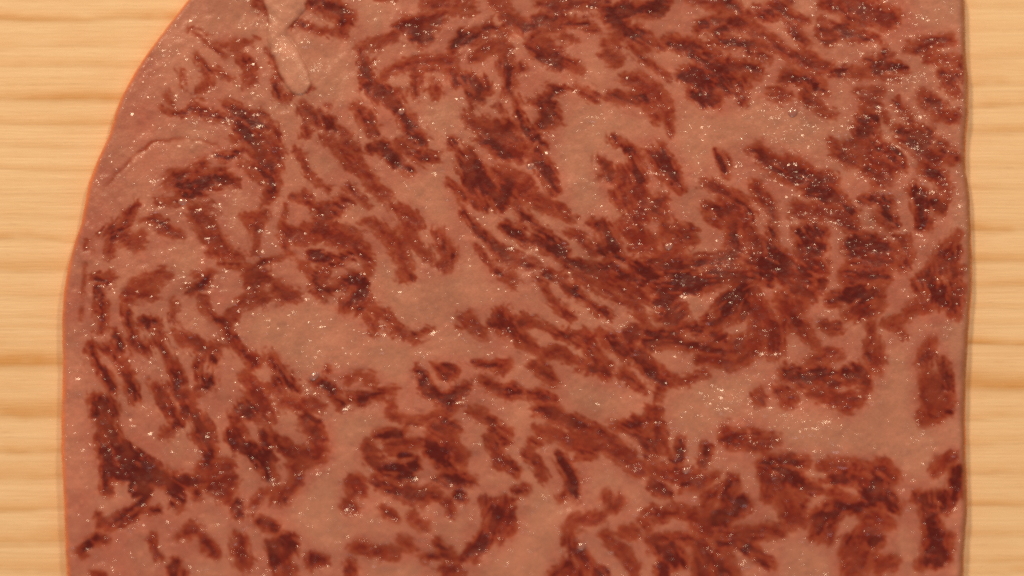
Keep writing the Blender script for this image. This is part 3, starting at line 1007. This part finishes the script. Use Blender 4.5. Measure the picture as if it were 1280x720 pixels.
def fibre_noise(seed, long=18, thick=3.0, fine=0.6):
    """streaky noise drawn out along the run of the neighbouring streaks"""
    rng = np.random.default_rng(seed)
    N = 1560
    wgt = (F > -6).astype(np.float32) + 0.02
    c2 = widen(np.cos(2 * ORI) * wgt, 20)
    s2 = widen(np.sin(2 * ORI) * wgt, 20)
    th = 0.5 * np.arctan2(s2, c2)
    tot = np.zeros(sh, np.float32)
    ws = np.zeros(sh, np.float32)
    for k_ in range(6):
        a = math.pi * k_ / 6
        base = 0.9 * vnoise((N, N), long, thick, rng) + fine * vnoise((N, N), long / 2, thick * 0.6, rng)
        cx = (gx - 640) * math.cos(a) + (gy - 360) * math.sin(a)
        cy = -(gx - 640) * math.sin(a) + (gy - 360) * math.cos(a)
        w = np.abs(np.cos(th - a)) ** 14 + 1e-4
        tot += w * bil(base, cx + N / 2, cy + N / 2)
        ws += w * w
    return tot / np.sqrt(ws)


def vein_noise(seed):
    v = fibre_noise(seed, 26, 9.0, 0.35)
    return bil(v, gx + 1.5 * wx, gy + 1.5 * wy)


fibn = fibre_noise(5)
fibn2 = fibre_noise(23)
fray = (1.2 * vnoise(sh, 5, 5, RNG) + 1.0 * vnoise(sh, 2.2, 2.2, RNG) + 1.75 * fibn
        + 0.6 * vnoise(sh, 22, 22, RNG) + 1.6 + 1.3 * sstep(430, 600, gy) + 0.5 * sstep(620, 760, gx) * (1 - sstep(430, 480, gy)) - 1.5 * (1 - sstep(300, 360, gx)) * (1 - sstep(110, 150, gy)))
G = Fw + fray
edge = sstep(-1.9, 2.2, G)
depth = 0.52 + 0.48 * sstep(-0.5, 9.0, G + 1.2 * vnoise(sh, 14, 14, RNG) + 1.9 * fibn2)
power = RNG.uniform(0.72, 1.08, len(STS) + 1).astype(np.float32)
LEAN = edge * depth * blur(power[IDw], 4)
LEAN += 0.35 * np.exp(-((gx - 172) ** 2 + (gy - 588) ** 2) / 55.0 ** 2) * edge
# branching threads of fat inside the flesh
vein = np.exp(-(vein_noise(41) / 0.17) ** 2) * sstep(-0.9, 0.5, vnoise(sh, 26, 26, RNG))
LEAN *= 1 - 0.36 * vein
LEAN *= 1 - 0.50 * sstep(0.8, 1.9, -fibn + 0.4 * vnoise(sh, 9, 9, RNG))
# thin wisps of flesh that link the streaks, and flesh seen through the fat round them
near = sstep(-13, -2, blur(F, 2))
link_ = np.exp(-(vein_noise(67) / 0.20) ** 2) * near * sstep(-0.6, 0.6, vnoise(sh, 20, 20, RNG))
wisp = sstep(0.75, 1.7, fibn2 + 0.35 * vnoise(sh, 6, 6, RNG)) * near
soft = sstep(-7.5, 5.0, blur(F, 2) + 1.3 * fibn2 + 1.2 * vnoise(sh, 12, 12, RNG) + 0.8 * vnoise(sh, 4, 4, RNG)
             + 1.6 * sstep(700, 1000, gx) + 1.0 * sstep(420, 640, gy))
LEAN = np.clip(np.maximum(np.maximum(LEAN, 0.46 * soft), np.maximum(0.50 * wisp, 0.66 * link_)) + 0.06 * soft, 0, 1)
LEAN = 0.5 * LEAN + 0.5 * blur(LEAN, 1)
PALE = 1 - sstep(0.02, 0.30, widen(LEAN, 16))
PALE = np.clip(PALE * (1 - 0.8 * np.exp(-((gx - 130) / 120) ** 2)) + 0.15 * vnoise(sh, 30, 30, RNG), 0, 1)
TONE = 1.0 + 0.055 * vnoise(sh, 46, 46, RNG) + 0.045 * vnoise(sh, 11, 11, RNG) + 0.03 * vnoise(sh, 3, 3, RNG)
FOLD = np.zeros(sh, np.float32)
for f in FOLDS:
    (y0, y1, x0, x1), b = capsule_field(f, 8)
    FOLD[y0:y1, x0:x1] = np.maximum(FOLD[y0:y1, x0:x1], sstep(-4.0, 2.5, b))
FOLD = bil(FOLD, gx + 0.7 * wx, gy + 0.7 * wy) * np.clip(0.75 + 0.3 * vnoise(sh, 14, 14, RNG), 0, 1)
STR = np.full(sh, -20, np.float32)
for f in STRANDS:
    (y0, y1, x0, x1), b = capsule_field(f, 12)
    STR[y0:y1, x0:x1] = np.maximum(STR[y0:y1, x0:x1], b)
STRw = bil(STR, gx + 0.5 * wx, gy + 0.5 * wy)
STRM = sstep(-3.2, 4.0, STRw)
LEAN *= 1 - STRM
LEAN = np.maximum(LEAN, 0.50 * FOLD)  # shade in the folds put into the flesh colour; left-edge line is truly red
# relief in metres: flesh sits slightly low, the strand proud, folds cut in
HGT = (-0.00010 * blur(LEAN, 3) + 0.00015 * vnoise(sh, 60, 60, RNG) + 0.00006 * vnoise(sh, 18, 18, RNG)
       + 0.000026 * blur(vnoise(sh, 6, 6, RNG), 1) + 0.00014 * np.sqrt(np.clip(STRw + 3, 0, 20)) - 0.00010 * blur(FOLD, 2))
# wetness: coarser beads of juice towards the right and in a few pools
WET = 0.20 + 0.12 * vnoise(sh, 70, 70, RNG) + 0.20 * vnoise(sh, 22, 22, RNG) + 0.10 * vnoise(sh, 9, 9, RNG)
for cx, cy, rad, a in [(1130, 130, 130, .55), (1000, 200, 110, .45), (980, 60, 120, .2), (1100, 260, 130, .35), (240, 120, 110, .12),
                       (310, 110, 60, .12), (200, 260, 140, .05), (395, 465, 35, .7), (620, 120, 60, .25), (900, 400, 150, .25),
                       (930, 535, 60, .5), (1020, 540, 90, .3), (190, 565, 50, .4), (860, 580, 60, .4), (235, 640, 120, .2), (360, 45, 26, .4),
                       (1180, 90, 60, .3), (820, 310, 90, .25), (640, 700, 60, .2)]:
    WET += a * np.exp(-((gx - cx) ** 2 + (gy - cy) ** 2) / (rad * rad))
WET = np.clip(WET, 0.0, 1.15)

# ------------------------------------------------------------------ the slab as one skin, cut into its parts along the streaks


def interp(table, y):
    a = np.array(table, float)
    return np.interp(y, a[:, 0], a[:, 1])


ys_mid = np.arange(-6, 727, 1.22)
ys = np.concatenate([np.linspace(-128, -7.5, 70), ys_mid, np.linspace(728, 830, 56)])
NC = 920
jit = np.cumsum(RNG.standard_normal(len(ys)) * 0.10)
jit -= np.convolve(np.pad(jit, 20, mode='edge'), np.ones(41) / 41, 'valid')
jit2 = np.cumsum(RNG.standard_normal(len(ys)) * 0.10)
jit2 -= np.convolve(np.pad(jit2, 20, mode='edge'), np.ones(41) / 41, 'valid')


def smooth1(v, n=9):
    k = np.hanning(n + 2)[1:-1]
    return np.convolve(np.pad(v, n // 2, mode='edge'), k / k.sum(), 'valid')


xl = smooth1(interp(LEFT_EDGE, ys)) + jit
xr = smooth1(interp(RIGHT_EDGE, ys)) + jit2
# profile of one rounded edge: (step out from the top face, drop), then down the side to the board
RL, RR = 10.0, 10.0
ang = np.linspace(0, math.pi / 2, 9)
t = np.linspace(0, 1, NC)
NS = 10
cols_x, cols_dz, cols_rim, cols_side = [], [], [], []
drop = np.linspace(0, 1, NS + 1)[1:]
zs = THICK / PX
for i in range(NS - 1, -1, -1):      # left side wall, bottom first
    f = drop[i]
    cols_x.append(xl + 0.6 * np.sin(f * 5 + ys * 0.02))
    cols_dz.append(np.full_like(xl, RL + f * (zs - RL)))
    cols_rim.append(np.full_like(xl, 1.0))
for a in ang[::-1][:-1]:
    cols_x.append(xl + RL * (1 - math.sin(a)))
    cols_dz.append(np.full_like(xl, RL * (1 - math.cos(a))))
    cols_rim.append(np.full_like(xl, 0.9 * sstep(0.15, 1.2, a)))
for q in t:
    cols_x.append(xl + RL + q * (xr - RR - xl - RL))
    cols_dz.append(np.zeros_like(xl))
    cols_rim.append(np.zeros_like(xl))
for a in ang[1:]:
    cols_x.append(xr - RR * (1 - math.sin(a)))
    cols_dz.append(np.full_like(xl, RR * (1 - math.cos(a))))
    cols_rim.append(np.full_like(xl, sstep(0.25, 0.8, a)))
for f in drop:
    cols_x.append(xr + 0.6 * np.sin(f * 4 + ys * 0.03) + 3.0 * f)
    cols_dz.append(np.full_like(xl, RR + f * (zs - RR)))
    cols_rim.append(np.full_like(xl, 1.0))
PXX = np.stack(cols_x, 1)
DZ = np.stack(cols_dz, 1)
RIM = np.stack(cols_rim, 1)
PYY = np.repeat(ys[:, None], PXX.shape[1], 1)
nr, nc = PXX.shape
# far and near ends fall to the board too (outside the picture)
ed = np.minimum(ys - ys[0], ys[-1] - ys)
endz = (1 - np.sqrt(np.clip(1 - (1 - np.clip(ed / 12, 0, 1)) ** 2, 0, 1))) * zs
DZ = np.maximum(DZ, endz[:, None])


def refl(y):
    y = np.abs(y)
    return np.where(y > FH - 1, 2 * (FH - 1) - y, y)


SX, SY = np.clip(PXX, 0, FW - 1), refl(PYY)
a_lean = bil(LEAN, SX, SY)
a_tone = bil(TONE.astype(np.float32), SX, SY)
a_wet = bil(WET.astype(np.float32), SX, SY)
a_str = bil(STRM, SX, SY) * (PYY > -60)
a_h = bil(HGT.astype(np.float32), SX, SY)
topw = np.clip(1 - DZ / RL, 0, 1)
wx_, wy_ = plane_xy(PXX, PYY, THICK)
ZZ = np.maximum(THICK - DZ * PX + a_h * topw, 0.00003)
dl, dr = PXX - xl[:, None], xr[:, None] - PXX
rimfat = (1 - sstep(8, 26, dl + 4 * np.sin(PYY / 37)))
a_lean *= 1 - 0.75 * rimfat * (PYY > 150)
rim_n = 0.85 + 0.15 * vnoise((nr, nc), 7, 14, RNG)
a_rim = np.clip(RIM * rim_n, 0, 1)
# the right cut side is duller than the left rim: greyed fat
a_tone = a_tone * (1 - 0.25 * (1 - sstep(2, 13, dr)))
V = np.stack([wx_, wy_, ZZ], -1).reshape(-1, 3)

# vertex normals of the whole skin, so that the parts shade as one surface
P3 = V.reshape(nr, nc, 3)
du = np.gradient(P3, axis=1)
dv = np.gradient(P3, axis=0)
NRM = np.cross(dv, du)
NRM /= np.linalg.norm(NRM, axis=-1, keepdims=True) + 1e-20
NRM = NRM.reshape(-1, 3)
if NRM[len(NRM) // 2][2] < 0:
    NRM = -NRM

idx = np.arange(nr * nc).reshape(nr, nc)
QUAD = np.stack([idx[:-1, :-1], idx[1:, :-1], idx[1:, 1:], idx[:-1, 1:]], -1)
ROWY = 0.5 * (PYY[:-1, :-1] + PYY[1:, 1:])
COLX = 0.5 * (PXX[:-1, :-1] + PXX[1:, 1:])
qx = np.clip(COLX, 0, FW - 1).astype(int)
qy = refl(ROWY).astype(int)
part = np.full(qx.shape, -1, np.int32)          # -1: the fat body
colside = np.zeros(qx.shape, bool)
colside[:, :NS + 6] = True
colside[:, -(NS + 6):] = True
ismeat = (edge[qy, qx] > 0.5) & ~colside
sid = IDw[qy, qx]
part[ismeat] = sid[ismeat]
out = (ROWY < 0) | (ROWY > FH - 1)
part[out & (part >= 0)] = -4                    # flesh beyond the picture
isstr = (STRM[qy, qx] > 0.5) & (ROWY > -60)
part[isstr] = -2
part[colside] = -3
QF = QUAD.reshape(-1, 4)
part = part.ravel()
counts = np.bincount(part[part >= 0], minlength=len(STS))
order = np.argsort(-counts)
keep = [int(i) for i in order[:290] if counts[i] >= 45]
keepset = np.zeros(len(STS), bool)
keepset[keep] = True
small = (part >= 0)
small[small] = ~keepset[part[small]]
part[small] = -4

a_pale = bil(PALE.astype(np.float32), SX, SY)
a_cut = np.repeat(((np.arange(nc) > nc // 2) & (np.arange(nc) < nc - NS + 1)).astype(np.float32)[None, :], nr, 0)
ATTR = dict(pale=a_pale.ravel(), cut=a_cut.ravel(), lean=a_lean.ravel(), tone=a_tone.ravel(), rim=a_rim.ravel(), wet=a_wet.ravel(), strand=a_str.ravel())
C0 = np.array([0.0, 0.0, 0.0])


def make_part(name, faces, parent):
    q = QF[faces]
    vi, inv = np.unique(q.ravel(), return_inverse=True)
    me = grid_mesh(name, V[vi] - C0, inv.reshape(-1, 4))
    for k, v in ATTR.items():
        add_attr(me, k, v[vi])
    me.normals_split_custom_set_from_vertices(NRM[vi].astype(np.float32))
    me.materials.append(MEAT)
    return link(bpy.data.objects.new(name, me), parent)


slab = link(bpy.data.objects.new('marbled_beef', None))
slab.location = C0
slab.empty_display_size = 0.02
slab['label'] = 'thick raw slab of finely marbled red and pink beef lying on the pine board'
slab['category'] = 'meat'
slab['kind'] = 'thing'

srt = np.argsort(part, kind='stable')
ps = part[srt]
starts = np.flatnonzero(np.r_[True, ps[1:] != ps[:-1]])
ends = np.r_[starts[1:], len(ps)]
for s, e in zip(starts, ends):
    pid = int(ps[s])
    fc = srt[s:e]
    if pid == -1:
        o = make_part('fat_marbling', fc, slab)
        o['label'] = 'tan pink fat running between the red streaks'
    elif pid == -2:
        o = make_part('fat_strand', fc, slab)
        o['label'] = 'pale raised strand of fat near the curved corner'
    elif pid == -3:
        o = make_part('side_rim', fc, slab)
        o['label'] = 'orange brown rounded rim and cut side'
    elif pid == -4:
        o = make_part('lean_fleck', fc, slab)
        o['kind'] = 'stuff'
    else:
        make_part('lean_streak', fc, slab)

# ------------------------------------------------------------------ beads of juice big enough to tell apart


def juice_material():
    k = NT('clear_juice')
    k.b.inputs['Base Color'].default_value = (0.36, 0.12, 0.10, 1)
    k.b.inputs['Roughness'].default_value = 0.16
    k.b.inputs['IOR'].default_value = 1.9
    k.b.inputs['Coat Weight'].default_value = 1.0
    k.b.inputs['Coat Roughness'].default_value = 0.10
    return k.m


JUICE = juice_material()


def droplet(px, py, rx, ry, turn, label):
    n, m = 18, 7
    rx, ry = rx * 1.2, ry * 1.2
    vs, qs = [], []
    for j in range(m):
        a = (j / m) * math.pi / 2
        for i in range(n):
            b = 2 * math.pi * i / n
            w = 1 + 0.07 * math.sin(2 * b + turn) + 0.05 * math.sin(3 * b + 2 * turn)
            vs.append((math.cos(b) * math.cos(a) * rx * w * PX, math.sin(b) * math.cos(a) * ry * w * PX,
                       math.sin(a) * 0.42 * min(rx, ry) * PX))
    vs.append((0, 0, 0.42 * min(rx, ry) * PX))
    faces = [(j * n + i, j * n + (i + 1) % n, (j + 1) * n + (i + 1) % n, (j + 1) * n + i) for j in range(m - 1) for i in range(n)]
    faces += [((m - 1) * n + i, (m - 1) * n + (i + 1) % n, m * n) for i in range(n)]
    faces.append(tuple(range(n - 1, -1, -1)))
    me = bpy.data.meshes.new('juice_droplet')
    me.from_pydata(vs, [], faces)
    me.polygons.foreach_set('use_smooth', np.array([True] * (len(faces) - 1) + [False]))
    me.materials.append(JUICE)
    o = link(bpy.data.objects.new('juice_droplet', me))
    x, y = plane_xy(px, py, THICK)
    r = int(np.argmin(np.abs(ys - py)))
    c = int(np.argmin(np.abs(PXX[r] - px)))
    o.location = (float(x), float(y), float(P3[r, c, 2]) - 0.00001)
    o.rotation_euler = (0, 0, turn)
    o['label'] = label
    o['category'] = 'droplet'
    o['group'] = 'droplets of juice on the cut face'


droplet(663, 208, 4.2, 4.0, 0.2, 'round shiny juice droplet on the broad dark red patch above the middle')
droplet(502, 139, 4.0, 3.4, 0.6, 'small juice droplet on the red bend below the pale fat strand')
droplet(991, 141, 5.2, 4.6, 0.3, 'bright juice droplet at the top edge of the wide pale fat area')
droplet(228, 252, 5.0, 3.6, -0.2, 'flat juice droplet in the fat under the left dark red clump')
droplet(836, 308, 4.4, 4.0, 0.4, 'juice droplet in the middle of the dense flesh right of centre')
droplet(727, 683, 4.8, 4.0, 0.5, 'juice droplet on the streak near the lower edge')
droplet(858, 588, 4.2, 3.6, 0.1, 'juice droplet on the small red fork below the pale oval fat')
droplet(393, 470, 6.0, 4.0, 0.5, 'pale broad juice droplet at the foot of the large oval fat patch')
